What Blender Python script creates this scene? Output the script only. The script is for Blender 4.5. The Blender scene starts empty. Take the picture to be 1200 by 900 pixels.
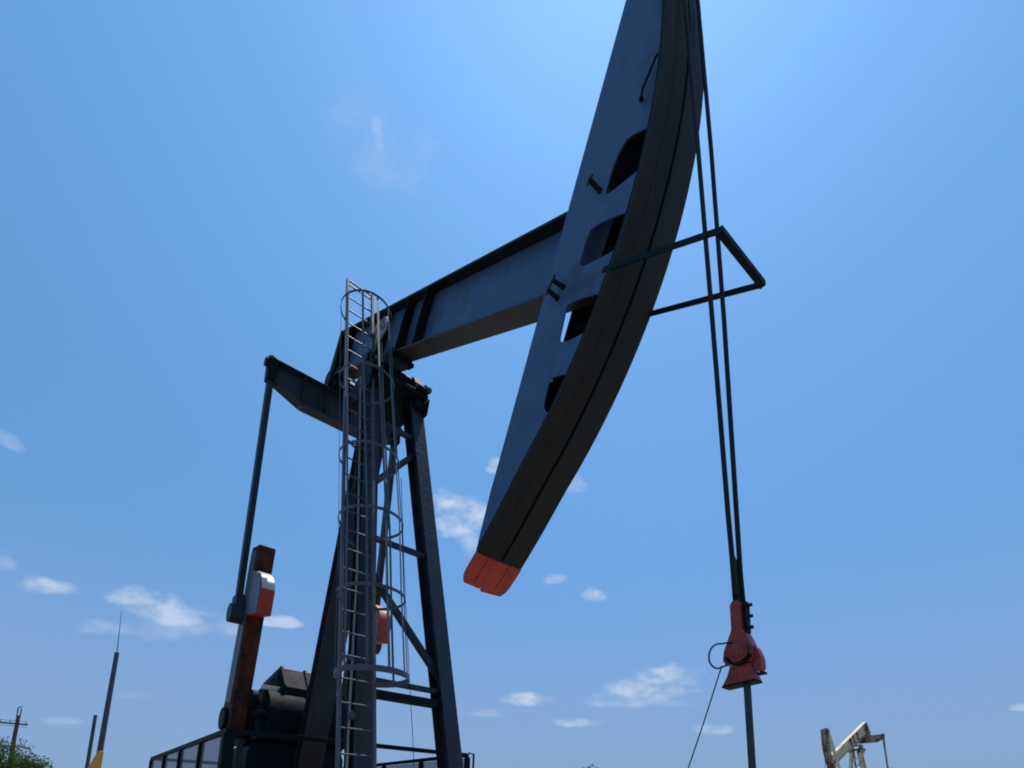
import bpy, bmesh, math, random
from mathutils import Vector, Matrix
from mathutils.geometry import tessellate_polygon
R = math.radians
random.seed(7)
scene = bpy.context.scene
COL = scene.collection

# ------------------------------------------------------------------ helpers
class MB:
    """collects shapes, builds them as one mesh object"""
    def __init__(self): self.v = []; self.f = []; self.smooth = []
    def add(self, vs, fs, smooth=False):
        n = len(self.v); self.v += [Vector(p) for p in vs]
        for f in fs: self.f.append([i+n for i in f]); self.smooth.append(smooth)
        return self
    def box(self, x0, x1, y0, y1, z0, z1):
        vs = [(x, y, z) for x in (x0, x1) for y in (y0, y1) for z in (z0, z1)]
        return self.add(vs, [(0,1,3,2),(4,6,7,5),(0,4,5,1),(2,3,7,6),(0,2,6,4),(1,5,7,3)])
    def bar(self, a, b, w, h, side=(0, 1, 0)):
        """rectangular bar from a to b; w measured along `side`, h across it"""
        a = Vector(a); b = Vector(b); d = (b-a).normalized(); s = Vector(side)
        s = (s - d*s.dot(d)).normalized(); t = d.cross(s)
        vs = [p + s*w/2*i + t*h/2*j for p in (a, b) for i, j in ((-1,-1),(1,-1),(1,1),(-1,1))]
        return self.add(vs, [(3,2,1,0),(4,5,6,7),(0,1,5,4),(1,2,6,5),(2,3,7,6),(3,0,4,7)])
    def hbeam(self, a, b, w, h, t=.016, side=(0, 1, 0)):
        """H section: two flanges of width w (along side), h apart, and the web"""
        a = Vector(a); b = Vector(b); d = (b-a).normalized(); s = Vector(side)
        s = (s - d*s.dot(d)).normalized(); n = d.cross(s)
        for k in (-1, 1): self.bar(a+n*k*(h-t)/2, b+n*k*(h-t)/2, w, t, s)
        return self.bar(a, b, t, h-2*t-.002, s)
    def tube(self, pts, r, n=10, closed=False, caps=True):
        pts = [Vector(p) for p in pts]; m = len(pts); rs = r if isinstance(r, (list, tuple)) else [r]*m
        vs = []; up = None
        for i, p in enumerate(pts):
            if closed: d = pts[(i+1) % m]-pts[i-1]
            else: d = pts[min(i+1, m-1)]-pts[max(i-1, 0)]
            d.normalize()
            if up is None:
                up = Vector((0,0,1)) if abs(d.z) < .9 else Vector((1,0,0))
            s = (up - d*up.dot(d)).normalized(); up = s; t = d.cross(s)
            for k in range(n):
                a = 2*math.pi*k/n; vs.append(p + (s*math.cos(a)+t*math.sin(a))*rs[i])
        fs = []
        for i in range(m if closed else m-1):
            j = (i+1) % m
            for k in range(n):
                l = (k+1) % n; fs.append((i*n+k, i*n+l, j*n+l, j*n+k))
        self.add(vs, fs, True)
        if caps and not closed:
            self.add(vs[:n], [tuple(range(n))[::-1]]); self.add(vs[-n:], [tuple(range(n))])
        return self
    def cyl(self, a, b, r, n=24): return self.tube([a, b], r, n)
    def prism(self, loops, y0, y1, ring_smooth=False):
        """XZ outline (first loop) with holes, given thickness along Y"""
        flat = [p for l in loops for p in l]
        tris = tessellate_polygon([[Vector((x, z, 0)) for x, z in l] for l in loops])
        n = len(flat)
        vs = [(x, y0, z) for x, z in flat] + [(x, y1, z) for x, z in flat]
        fs = [tuple(t) for t in tris] + [tuple(i+n for i in reversed(t)) for t in tris]
        self.add(vs, fs)
        o = 0
        for l in loops:
            m = len(l)
            self.add([vs[o+i] for i in range(m)]+[vs[n+o+i] for i in range(m)],
                     [(i, (i+1) % m, m+(i+1) % m, m+i) for i in range(m)], ring_smooth)
            o += m
        return self
    def sweep(self, frames, closed_profile=True):
        """frames: list of equal length point rings"""
        m = len(frames[0]); vs = [p for f in frames for p in f]; fs = []
        for i in range(len(frames)-1):
            for k in range(m):
                l = (k+1) % m; fs.append((i*m+k, i*m+l, (i+1)*m+l, (i+1)*m+k))
        fs.append(tuple(range(m))[::-1]); fs.append(tuple((len(frames)-1)*m+k for k in range(m)))
        return self.add(vs, fs)
    def sphere(self, c, r, n=12, sc=(1, 1, 1)):
        vs = []; fs = []
        for i in range(n+1):
            th = math.pi*i/n
            for k in range(2*n):
                a = math.pi*k/n
                vs.append((c[0]+r*sc[0]*math.sin(th)*math.cos(a), c[1]+r*sc[1]*math.sin(th)*math.sin(a), c[2]+r*sc[2]*math.cos(th)))
        for i in range(n):
            for k in range(2*n):
                l = (k+1) % (2*n); fs.append((i*2*n+k, (i+1)*2*n+k, (i+1)*2*n+l, i*2*n+l))
        return self.add(vs, fs, True)
    def build(self, name, mat, parent=None, bevel=0):
        me = bpy.data.meshes.new(name)
        me.from_pydata([tuple(p) for p in self.v], [], self.f)
        bm = bmesh.new(); bm.from_mesh(me)
        bm.faces.ensure_lookup_table()
        for f, s in zip(bm.faces, self.smooth): f.smooth = s
        bmesh.ops.recalc_face_normals(bm, faces=bm.faces)
        bm.to_mesh(me); bm.free()
        o = bpy.data.objects.new(name, me); COL.objects.link(o); me.materials.append(mat)
        if parent: o.parent = parent
        if bevel:
            b = o.modifiers.new('bevel', 'BEVEL'); b.width = bevel; b.segments = 2; b.limit_method = 'ANGLE'; b.angle_limit = R(40)
            b.harden_normals = False
        return o

def thing(name, label, cat, loc=(0, 0, 0), rotz=0, scale=1, group=None):
    o = bpy.data.objects.new(name, None); COL.objects.link(o)
    o.location = loc; o.rotation_euler = (0, 0, rotz); o.scale = (scale,)*3
    o['label'] = label; o['category'] = cat
    if group: o['group'] = group
    return o
def tag(o, label, cat, group=None, kind=None):
    o['label'] = label; o['category'] = cat
    if group: o['group'] = group
    if kind: o['kind'] = kind
    return o

def chaikin(pts, n=2):
    for _ in range(n):
        q = []
        for i in range(len(pts)):
            a = pts[i]; b = pts[(i+1) % len(pts)]
            q += [(a[0]*.82+b[0]*.18, a[1]*.82+b[1]*.18), (a[0]*.18+b[0]*.82, a[1]*.18+b[1]*.82)]
        pts = q
    return pts

# ------------------------------------------------------------------ materials
def mat(name, base, rough=.5, metal=0., var=.25, scale=3., rust=None, rust_amt=0., bump=.02, spec=.5, streak=False, rust_scale=1.3):
    m = bpy.data.materials.new(name); m.use_nodes = True; nt = m.node_tree; N = nt.nodes; L = nt.links
    b = N['Principled BSDF']; b.inputs['Roughness'].default_value = rough; b.inputs['Metallic'].default_value = metal
    b.inputs['Specular IOR Level'].default_value = spec
    tc = N.new('ShaderNodeTexCoord'); mp = N.new('ShaderNodeMapping'); L.new(tc.outputs['Object'], mp.inputs[0])
    if streak: mp.inputs['Scale'].default_value = (1, 1, .18)
    nz = N.new('ShaderNodeTexNoise'); nz.inputs['Scale'].default_value = scale; nz.inputs['Detail'].default_value = 8; nz.inputs['Roughness'].default_value = .65
    L.new(mp.outputs[0], nz.inputs['Vector'])
    mr = N.new('ShaderNodeMapRange'); mr.inputs[1].default_value = .3; mr.inputs[2].default_value = .7; mr.inputs[3].default_value = 1-var; mr.inputs[4].default_value = 1+var
    L.new(nz.outputs[0], mr.inputs[0])
    mul = N.new('ShaderNodeVectorMath'); mul.operation = 'SCALE'; mul.inputs[0].default_value = base[:3]; L.new(mr.outputs[0], mul.inputs['Scale'])
    out = mul.outputs[0]
    if rust:
        n2 = N.new('ShaderNodeTexNoise'); n2.inputs['Scale'].default_value = rust_scale; n2.inputs['Detail'].default_value = 10; n2.inputs['Roughness'].default_value = .7
        L.new(mp.outputs[0], n2.inputs['Vector'])
        r2 = N.new('ShaderNodeMapRange'); r2.inputs[1].default_value = 1-rust_amt-.06; r2.inputs[2].default_value = 1-rust_amt+.06
        L.new(n2.outputs[0], r2.inputs[0])
        mx = N.new('ShaderNodeMix'); mx.data_type = 'RGBA'; L.new(r2.outputs[0], mx.inputs[0]); L.new(out, mx.inputs[6]); mx.inputs[7].default_value = (*rust, 1)
        out = mx.outputs[2]
    L.new(out, b.inputs['Base Color'])
    rr = N.new('ShaderNodeMapRange'); rr.inputs[3].default_value = max(.05, rough-.12); rr.inputs[4].default_value = min(1, rough+.15)
    L.new(nz.outputs[0], rr.inputs[0]); L.new(rr.outputs[0], b.inputs['Roughness'])
    if bump:
        bp = N.new('ShaderNodeBump'); bp.inputs['Strength'].default_value = .35; bp.inputs['Distance'].default_value = bump
        n3 = N.new('ShaderNodeTexNoise'); n3.inputs['Scale'].default_value = scale*4; n3.inputs['Detail'].default_value = 6
        L.new(tc.outputs['Object'], n3.inputs['Vector'])
        L.new(n3.outputs[0], bp.inputs['Height']); L.new(bp.outputs[0], b.inputs['Normal'])
    return m

RUST = (.12, .045, .02)
M = {}
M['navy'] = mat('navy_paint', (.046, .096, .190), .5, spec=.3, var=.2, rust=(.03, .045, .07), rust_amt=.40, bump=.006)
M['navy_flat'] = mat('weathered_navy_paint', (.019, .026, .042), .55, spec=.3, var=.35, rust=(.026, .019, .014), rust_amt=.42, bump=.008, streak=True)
M['front'] = mat('greasy_face_steel', (.018, .0178, .017), .7, spec=.25, var=.35, scale=5, rust=(.035, .022, .014), rust_amt=.4, streak=True)
M['black'] = mat('dark_machine_paint', (.004, .009, .012), .6, spec=.12, var=.45, rust=(.010, .009, .008), rust_amt=.36)
M['red'] = mat('faded_red_paint', (.42, .038, .020), .45, var=.2, rust=(.18, .03, .018), rust_amt=.43)
M['crank'] = mat('rusty_red_crank_paint', (.125, .030, .013), .65, spec=.2, var=.5, rust=(.022, .015, .010), rust_amt=.53, scale=4)
M['crank_side'] = mat('grey_crank_side_paint', (.10, .125, .165), .5, var=.4, rust=(.03, .025, .02), rust_amt=.5, streak=True)
M['pale'] = mat('pale_grey_paint', (.62, .60, .56), .45, var=.12)
M['clamp_red'] = mat('clamp_red_paint', (.30, .022, .012), .42, var=.35, scale=12, rust=(.10, .02, .012), rust_amt=.46, rust_scale=9)
M['white'] = mat('pale_sun_sheen', (.62, .50, .46), .4, var=.08, bump=.003)
M['galv'] = mat('galvanised_steel', (.060, .062, .074), .5, spec=.5, metal=.0, var=.25, scale=9, bump=.003)
M['highlight_grey'] = mat('edge_highlight_grey', (.22, .22, .22), .6, var=.2)
M['mottled_pale'] = mat('mottled_pale_grey', (.48, .47, .46), .6, var=.45, scale=7, rust=(.06, .06, .07), rust_amt=.5, rust_scale=6)
M['cable'] = mat('greasy_wire_rope', (.006, .006, .007), .7, spec=.2, var=.3, scale=30)
M['rope'] = mat('twisted_wire_rope', (.010, .010, .011), .6, spec=.35, var=.3)
def twist(m):
    nt = m.node_tree; N = nt.nodes; L = nt.links; b = N['Principled BSDF']
    w = N.new('ShaderNodeTexWave'); w.bands_direction = 'DIAGONAL'; w.inputs['Scale'].default_value = 14; w.inputs['Distortion'].default_value = .6
    tc = N.new('ShaderNodeTexCoord'); mp = N.new('ShaderNodeMapping'); mp.inputs['Scale'].default_value = (2.2, 2.2, 1); L.new(tc.outputs['Object'], mp.inputs[0]); L.new(mp.outputs[0], w.inputs['Vector'])
    bp = N.new('ShaderNodeBump'); bp.inputs['Distance'].default_value = .012; bp.inputs['Strength'].default_value = .9; L.new(w.outputs['Fac'], bp.inputs['Height']); L.new(bp.outputs[0], b.inputs['Normal'])
twist(M['rope'])
M['rod'] = mat('polished_rod_steel', (.03, .033, .036), .45, metal=.3, var=.2)
M['brass'] = mat('greenish_brass', (.06, .06, .025), .6, metal=.2, var=.3)
M['yellow'] = mat('yellow_paint', (.62, .29, .015), .5, var=.12)
M['tan'] = mat('weathered_tan_paint', (.74, .57, .37), .6, var=.2, rust=(.30, .18, .10), rust_amt=.42, scale=2, rust_scale=1.6)
M['tan_dark'] = mat('rusty_tan_steel', (.42, .32, .22), .65, var=.3, rust=(.09, .045, .025), rust_amt=.5, scale=2)
M['wood'] = mat('weathered_pole_wood', (.10, .08, .065), .85, var=.3, scale=6)
M['polesteel'] = mat('dull_pole_steel', (.055, .055, .06), .5, metal=.2, var=.2)
M['conc'] = mat('concrete', (.36, .34, .31), .85, var=.15, scale=2)
M['bark'] = mat('bark', (.09, .065, .045), .9, var=.4, scale=6)

M['inner'] = mat('painted_interior_shade', (.003, .003, .004), .9, spec=.05, var=.2)  # near-black colour paints the shade inside the horsehead
M['flange_top'] = mat('green_black_flange', (.010, .015, .014), .6, spec=.2, var=.4)  # top flange, greenish black, darker than the web
M['flange_low'] = mat('brown_flange', (.050, .040, .030), .6, spec=.2, var=.4)  # bottom flange, brown instead of the web's navy
def leafmat(name, a, b):
    m = bpy.data.materials.new(name); m.use_nodes = True; nt = m.node_tree; N = nt.nodes; L = nt.links
    p = N['Principled BSDF']; p.inputs['Roughness'].default_value = .6
    g = N.new('ShaderNodeNewGeometry'); r = N.new('ShaderNodeMix'); r.data_type = 'RGBA'
    L.new(g.outputs['Random Per Island'], r.inputs[0]); r.inputs[6].default_value = (*a, 1); r.inputs[7].default_value = (*b, 1)
    L.new(r.outputs[2], p.inputs['Base Color'])
    t = N.new('ShaderNodeBsdfTranslucent'); L.new(r.outputs[2], t.inputs[0]); ms = N.new('ShaderNodeMixShader'); ms.inputs[0].default_value = .3
    L.new(p.outputs[0], ms.inputs[1]); L.new(t.outputs[0], ms.inputs[2]); L.new(ms.outputs[0], N['Material Output'].inputs[0])
    return m
M['leaf'] = leafmat('leaf', (.055, .105, .022), (.13, .17, .05))

# expanded-metal screen: real openings through a transparent cut-out pattern of diamonds
def mesh_mat():
    m = bpy.data.materials.new('expanded_metal'); m.use_nodes = True; nt = m.node_tree; N = nt.nodes; L = nt.links
    p = N['Principled BSDF']; p.inputs['Base Color'].default_value = (.05, .055, .065, 1); p.inputs['Roughness'].default_value = .5
    tc = N.new('ShaderNodeTexCoord'); sx = N.new('ShaderNodeSeparateXYZ'); L.new(tc.outputs['Object'], sx.inputs[0])
    def mth(op, a, b=None):
        n = N.new('ShaderNodeMath'); n.operation = op
        for i, v in enumerate((a, b)):
            if v is None: continue
            if isinstance(v, (int, float)): n.inputs[i].default_value = v
            else: L.new(v, n.inputs[i])
        return n.outputs[0]
    s = mth('ADD', sx.outputs[0], sx.outputs[1])
    u = mth('MULTIPLY', s, 18); v = mth('MULTIPLY', sx.outputs[2], 36)
    a = mth('FRACT', mth('ADD', u, v)); b = mth('FRACT', mth('SUBTRACT', u, v))
    k = mth('MAXIMUM', mth('LESS_THAN', a, .5), mth('LESS_THAN', b, .5))
    tr = N.new('ShaderNodeBsdfTransparent'); ms = N.new('ShaderNodeMixShader')
    L.new(k, ms.inputs[0]); L.new(tr.outputs[0], ms.inputs[1]); L.new(p.outputs[0], ms.inputs[2]); L.new(ms.outputs[0], N['Material Output'].inputs[0])
    return m
M['mesh'] = mesh_mat()

def ground_mat():
    m = bpy.data.materials.new('caliche_and_grass'); m.use_nodes = True; nt = m.node_tree; N = nt.nodes; L = nt.links
    p = N['Principled BSDF']; p.inputs['Roughness'].default_value = .95
    tc = N.new('ShaderNodeTexCoord')
    n1 = N.new('ShaderNodeTexNoise'); n1.inputs['Scale'].default_value = .05; n1.inputs['Detail'].default_value = 10; L.new(tc.outputs['Object'], n1.inputs['Vector'])
    n2 = N.new('ShaderNodeTexNoise'); n2.inputs['Scale'].default_value = 2.5; n2.inputs['Detail'].default_value = 12; L.new(tc.outputs['Object'], n2.inputs['Vector'])
    ln = N.new('ShaderNodeVectorMath'); ln.operation = 'LENGTH'; L.new(tc.outputs['Object'], ln.inputs[0])
    d = N.new('ShaderNodeMapRange'); d.inputs[1].default_value = 14; d.inputs[2].default_value = 45; d.inputs[3].default_value = -.35; d.inputs[4].default_value = .25; L.new(ln.outputs['Value'], d.inputs[0])
    ad = N.new('ShaderNodeMath'); ad.operation = 'ADD'; L.new(n1.outputs[0], ad.inputs[0]); L.new(d.outputs[0], ad.inputs[1])
    st = N.new('ShaderNodeMapRange'); st.inputs[1].default_value = .45; st.inputs[2].default_value = .6; L.new(ad.outputs[0], st.inputs[0])
    c1 = N.new('ShaderNodeValToRGB'); c1.color_ramp.elements[0].color = (.17, .145, .11, 1); c1.color_ramp.elements[1].color = (.31, .27, .22, 1); L.new(n2.outputs[0], c1.inputs[0])
    c2 = N.new('ShaderNodeValToRGB'); c2.color_ramp.elements[0].color = (.05, .07, .02, 1); c2.color_ramp.elements[1].color = (.17, .16, .07, 1); L.new(n2.outputs[0], c2.inputs[0])
    mx = N.new('ShaderNodeMix'); mx.data_type = 'RGBA'; L.new(st.outputs[0], mx.inputs[0]); L.new(c1.outputs[0], mx.inputs[6]); L.new(c2.outputs[0], mx.inputs[7]); L.new(mx.outputs[2], p.inputs['Base Color'])
    bp = N.new('ShaderNodeBump'); bp.inputs['Distance'].default_value = .05; L.new(n2.outputs[0], bp.inputs['Height']); L.new(bp.outputs[0], p.inputs['Normal'])
    return m
M['ground'] = ground_mat()

# ------------------------------------------------------------------ the setting
g = bpy.data.meshes.new('ground'); S = 3000
g.from_pydata([(-S, -S, 0), (S, -S, 0), (S, S, 0), (-S, S, 0)], [], [(0, 1, 2, 3)]); go = bpy.data.objects.new('ground', g); COL.objects.link(go)
g.materials.append(M['ground']); go['kind'] = 'structure'
pad = MB().box(-7.2, 3.2, -1.35, 1.35, .0, .14).build('concrete_pad', M['conc'], bevel=.02); pad['kind'] = 'structure'

# ------------------------------------------------------------------ pump jack
H = 9.2753; AL = R(-27.55)
def bw(x, y, z):          # beam frame -> jack frame
    return Vector((x*math.cos(AL)-z*math.sin(AL), y, H+x*math.sin(AL)+z*math.cos(AL)))
ACX, ACZ = .508, -.224    # centre of the horsehead arc, beam frame
def arc_r(a):             # radius with the small flare at the lower lip
    return 5.19 + (.19*((-22-a)/14)**1.3 if a < -22 else 0)
def arc(a, dr=0, y=0):
    r = arc_r(a)+dr; t = R(a)
    return (ACX+r*math.cos(t), y, ACZ+r*math.sin(t))

def to_world(mb):
    mb.v = [bw(*p) for p in mb.v]; return mb

PINS = ((4.96, .55, 4.88, .61), (4.85, -.31, 4.78, -.285), (4.81, -.41, 4.75, -.375))
def pump_jack(root, m, near=True):
    bev = .008 if near else 0
    # --- skid rails and base
    for s in (-1, 1):
        MB().hbeam((-6.9, s*.82, .33), (3.0, s*.82, .33), .2, .36).build('skid_rail', m['dark'], root)
    for x in (-6.6, -5.0, -2.9, -1.0, 1.5, 2.8): MB().bar((x, -.72, .32), (x, .72, .32), .16, .2, (1, 0, 0)).build('skid_crossmember', m['dark'], root)
    # --- samson post: two front legs, rear leg, bracing, cap
    for s in (-1, 1):
        a = Vector((1.50, s*.745, .5)); b = Vector((-.02, s*.395, 8.28))
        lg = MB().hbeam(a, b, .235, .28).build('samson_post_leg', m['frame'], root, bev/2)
        MB().box(a.x-.22, a.x+.22, a.y-.17, a.y+.17, .515, .56).build('foot_plate', m['dark'], lg, bev)
    lg = MB().hbeam((-2.72, 0, .5), (-.58, 0, 8.2), .42, .26, .02).build('samson_post_leg', m['frame'], root, bev/2)
    MB().box(-3.0, -2.45, -.3, .3, .515, .56).build('foot_plate', m['dark'], lg, bev)
    def lp(s, z, dx=0):
        t = (z-.5)/7.78; return Vector((1.50-1.52*t+dx, s*(.745-.35*t), z))
    for z in (7.5, 5.28):
        MB().bar(lp(-1, z, .06), lp(1, z, .06), .07, .07, (1, 0, 0)).build('cross_brace', m['frame'], root)
    MB().bar(lp(-1, 3.12, .02), lp(1, 3.12, .02), .10, .06, (1, 0, 0)).build('cross_brace', m['frame'], root)
    MB().bar(lp(-1, 2.93, .02), lp(1, 2.93, .02), .16, .10, (1, 0, 0)).build('cross_brace', m['dark'], root)
    MB().bar(lp(1, 7.3), lp(-1, 6.15), .09, .09, (1, 0, 0)).build('diagonal_brace', m['frame'], root)
    MB().bar(lp(-1, 4.85), lp(1, 3.3), .085, .085, (1, 0, 0)).build('diagonal_brace', m['frame'], root)
    MB().bar(lp(1, 1.9), lp(-1, .8), .085, .085, (1, 0, 0)).build('diagonal_brace', m['frame'], root)
    for z in (1.2,):
        t = (z-.5)/7.7
        for s in (-1, 1):
            MB().bar(lp(s, z, -.1), (-2.72+2.14*t, s*.12, z), .08, .08, (0, 0, 1)).build('side_brace', m['frame'], root)
    cap = MB().box(-.78, .30, -.52, .52, 8.28, 8.36)
    cap.box(-.70, -.45, -.14, .14, 8.05, 8.278)
    for s in (-1, 1):
        cap.box(-.22, .24, s*.40-.09, s*.40+.09, 8.10, 8.278)
        cap.prism([[(-.3, 8.0), (.28, 8.0), (.34, 8.27), (-.45, 8.27)]], s*.52-.008, s*.52+.008)
    cap.build('post_cap', m['dark'], root, bev)
    # saddle bearing, two housings and the shaft
    sb = MB()
    for s in (-1, 1):
        sb.prism([[(-.24, 8.362), (.24, 8.362), (.20, 8.58), (.13, 8.72), (.02, 8.78), (-.11, 8.72), (-.2, 8.6)]], s*.40-.09, s*.40+.09)
        sb.box(-.34, .36, s*.40-.11, s*.40+.11, 8.362, 8.42)
    sb.cyl((.02, -.51, 8.66), (.02, .51, 8.66), .085, 20)
    sb = sb.build('saddle_bearing', m['dark'], root, bev)
    for s in (-1, 1):
        for x in (-.29, .31): MB().cyl((x, s*.45, 8.42), (x, s*.45, 8.50), .028, 6).build('bearing_bolt', m['bolt'], sb)
    if near:
        bc = MB(); bc.tube([(.28, .46, 8.36), (.31, .50, 8.44), (.26, .48, 8.55)], .012, 6); bc.box(.33, .40, .44, .52, 8.365, 8.43)
        bc.build('grease_fitting', M['brass'], sb)
    # --- walking beam (I section)
    t1, t2, w = .587, -.29, .155
    wb = MB().box(-2.76, 5.02, -.011, .011, t2+.033, t1-.033)
    wb = to_world(wb).build('walking_beam', m['beam'], root, bev/2)
    to_world(MB().box(-2.79, 5.02, -w, w, t1-.032, t1)).build('top_flange', m['ft'], wb, bev/2)
    to_world(MB().box(-2.69, 5.02, -w, w, t2, t2+.032)).build('bottom_flange', m['fl'], wb, bev/2)
    for x in (-2.3, -.45, .46, 1.12):
        for s in (-1, 1):
            to_world(MB().box(x-.014, x+.014, min(s*.013, s*w), max(s*.013, s*w), t2+.034, t1-.034)).build('stiffener_plate', m['dark'], wb)
    te = MB().prism([[(-2.80, .586), (-2.72, .5865), (-2.60, -.52), (-2.70, -.60), (-2.93, -.60), (-2.92, -.40)]], -.16, .16)
    to_world(te).build('tail_plate', m['dark'], wb, bev)
    if near:
        for x in (-.36, -.05, .25, .42):
            for s in (-1, 1): to_world(MB().cyl((x, s*.125, t2+.03), (x, s*.125, t2+.065), .02, 6)).build('flange_bolt', m['bolt'], wb)
    sp = MB().box(-.45, .50, -.22, .22, t2-.07, t2-.002)
    for s in (-1, 1):
        for x in (-.36, .42): sp.cyl((x, s*.18, t2-.10), (x, s*.18, t2+.07), .024, 8)
    to_world(sp).build('saddle_plate', m['dark'], wb, bev)
    # --- horsehead
    ew = .32
    outer = [arc(a, -.022)[::2] for a in range(-34, 37, 2)]
    outer += [(4.34, 2.80), (4.345, 2.5), (4.47, .71), (4.56, -.61), (4.64, -1.67), (4.69, -2.42), (4.755, -2.95), (4.80, -3.16)]
    outer = [(x, z) for x, z in outer]
    holes = [[(5.12, .96), (5.50, .93), (5.54, .58), (5.15, .48), (5.05, .49), (5.04, .71), (5.06, .85)],
             [(5.01, .22), (5.61, .20), (5.61, -.12), (5.09, -.17), (5.0, -.13), (4.98, .08)],
             [(5.0, -.49), (5.58, -.50), (5.56, -.83), (5.19, -.90), (5.07, -.87), (5.03, -.62)],
             [(5.15, -1.23), (5.50, -1.22), (5.42, -1.5), (5.33, -1.56), (5.25, -1.59), (5.17, -1.52), (5.13, -1.32)],
             [(4.88, -2.80), (4.915, -2.79), (4.93, -2.85), (4.905, -2.92), (4.875, -2.87)]]
    holes = [chaikin(h) for h in holes]
    hh = MB()
    hh.prism([outer]+[list(h) for h in holes], -.205, -.190)
    hh = to_world(hh).build('horsehead', m['head'], root, bev/3)
    to_world(MB().prism([outer]+[list(h) for h in holes], .190, .205)).build('side_plate', m['inner'], hh)  # far plate, interior shade put into its colour
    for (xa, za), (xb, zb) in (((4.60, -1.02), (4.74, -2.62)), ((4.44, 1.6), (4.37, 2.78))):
        to_world(MB().bar((xa, 0, za), (xb, 0, zb), .372, .012, (0, 1, 0))).build('added_sky_blocker', m['inner'], hh)  # added plates, block the sky behind so the cutouts go black
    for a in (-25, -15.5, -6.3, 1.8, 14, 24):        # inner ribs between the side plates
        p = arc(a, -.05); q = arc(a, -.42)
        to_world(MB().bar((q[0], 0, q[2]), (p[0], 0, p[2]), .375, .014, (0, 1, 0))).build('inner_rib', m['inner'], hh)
    # front plate in two halves with a seam; black down to the painted lip
    def plate(a0, a1, step, y0, y1, r0, r1, mt, dr=0, nm='face_plate'):
        fr = []; n = max(2, int(abs(a1-a0)/step))
        for i in range(n+1):
            a = a0+(a1-a0)*i/n
            fr.append([Vector(arc(a, r0-.03+dr, y0)), Vector(arc(a, r0+dr, y0)), Vector(arc(a, r1+dr, y1)), Vector(arc(a, r1-.03+dr, y1))])
        return to_world(MB().sweep(fr)).build(nm, mt, hh, 0)
    plate(-32.6, 36, 1.5, -ew, -.02, .0, .028, m['face'])
    plate(-32.6, 36, 1.5, .02, ew, .022, -.012, m['face'])
    plate(-32.6, 36, 1.5, -.0195, .0195, .004, .004, m['dark'], nm='seam_strip')
    for y in (-.155, .15):
        k_ = .018 if y < 0 else .006
        plate(-32.6, 36, 1.5, y-.011, y+.011, k_, k_, m['face'], nm='face_ridge')
        plate(-36.0, -32.7, .5, y-.011, y+.011, k_+.016, k_+.016, m['lip'], nm='lip_ridge')
    for s in (-1, 1): plate(-32.6, 36, 1.5, s*(ew-.012)-.006, s*(ew-.012)+.006, -.031, -.031, m['dark'], -.0, 'edge_strip')
    # lip: rounded lobes, flared
    def lip(y0, y1, r0, r1, a_end):
        fr = []; n = 12
        for i in range(n+1):
            t = i/n; a = -32.65+(a_end+32.65)*t
            sh = 0 if t < .55 else .05*((t-.55)/.45)**2.6
            k = .008
            fr.append([Vector(arc(a, r0-.034+k, y0+sh*(1 if y0 < -.2 else .35))), Vector(arc(a, r0+k, y0+sh*(1 if y0 < -.2 else .35))), Vector(arc(a, r1+k, y1-sh*(1 if y1 > .2 else .35))), Vector(arc(a, r1-.034+k, y1-sh*(1 if y1 > .2 else .35)))])
        to_world(MB().sweep(fr)).build('painted_lip', m['lip'], hh, 0)
    lip(-ew-.004, -.05, .0, .022, -36.6)
    lip(-.045, ew+.004, .018, -.012, -36.9)
    if near:
        # locking pins through the side plate, hook rod near the top
        for (x, z, x2, z2) in PINS:
            p = MB().cyl((x, -.206, z), (x2, -.31, z2), .024, 8).cyl((x, -.206, z), (x, -.218, z), .030, 6)
            pn = to_world(p).build('locking_pin', m['dark'], hh)
            to_world(MB().tube([(x2-.03, -.30, z2-.035), (x2, -.315, z2), (x2+.015, -.31, z2+.035), (x2-.03, -.30, z2+.04)], .014, 6)).build('pin_ring', M['brass'], pn)
        p = MB().tube([(5.17, -.222, 1.25), (5.185, -.25, 1.30), (5.235, -.25, 1.55), (5.255, -.222, 1.60)], .011, 6).sphere((5.17, -.222, 1.25), .022, 6)
        to_world(p).build('hook_rod', m['dark'], hh)
    if near:
        for a in (-27, -18, 17, 27):
            q = arc(a, -.10); to_world(MB().cyl((q[0], -.204, q[2]), (q[0], -.222, q[2]), .018, 6)).build('plate_bolt', m['dark'], hh)
    # wireline guard bracket
    x0, z0 = 5.29, -.545+.0
    def wg(p): return p
    gb = MB()
    A = Vector((4.87, -.318, 6.29)); Bc = Vector((5.87, -.318, 5.73)); Cc = Vector((5.89, .318, 5.72)); D = Vector((4.88, .318, 6.25))
    A2 = A+(A-Bc).normalized()*.12; D2 = D+(D-Cc).normalized()*.12
    gb.bar(A2, Bc, .012, .05, (0, 1, 0)).bar(Bc-Vector((0, .006, 0)), Cc+Vector((0, .006, 0)), .05, .05, (1, 0, 0)).bar(Cc, D2, .012, .05, (0, 1, 0))
    gb.build('wireline_guard', m['dark'], root)
    # --- bridle: two wire ropes over the head and down to the carrier
    for s in (-1, 1):
        pts = []
        for i in range(14):
            a = 35-i*(35-27.6)/13
            p = bw(*arc(a, .052, s*.13)); pts.append(p)
        top = pts[-1]
        pts += [Vector((5.63, s*.12, 7.2)), Vector((5.66, s*.10, 5.4)), Vector((5.68, s*.065, 3.6)), Vector((5.69, s*.045, 3.0))]
        if near: pts = [p for p in pts]
        MB().tube(pts, .0185, 10).build('bridle_cable', M['rope'], root)
    # --- equalizer and its bearing
    ex, ez = -2.43, 9.77
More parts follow.
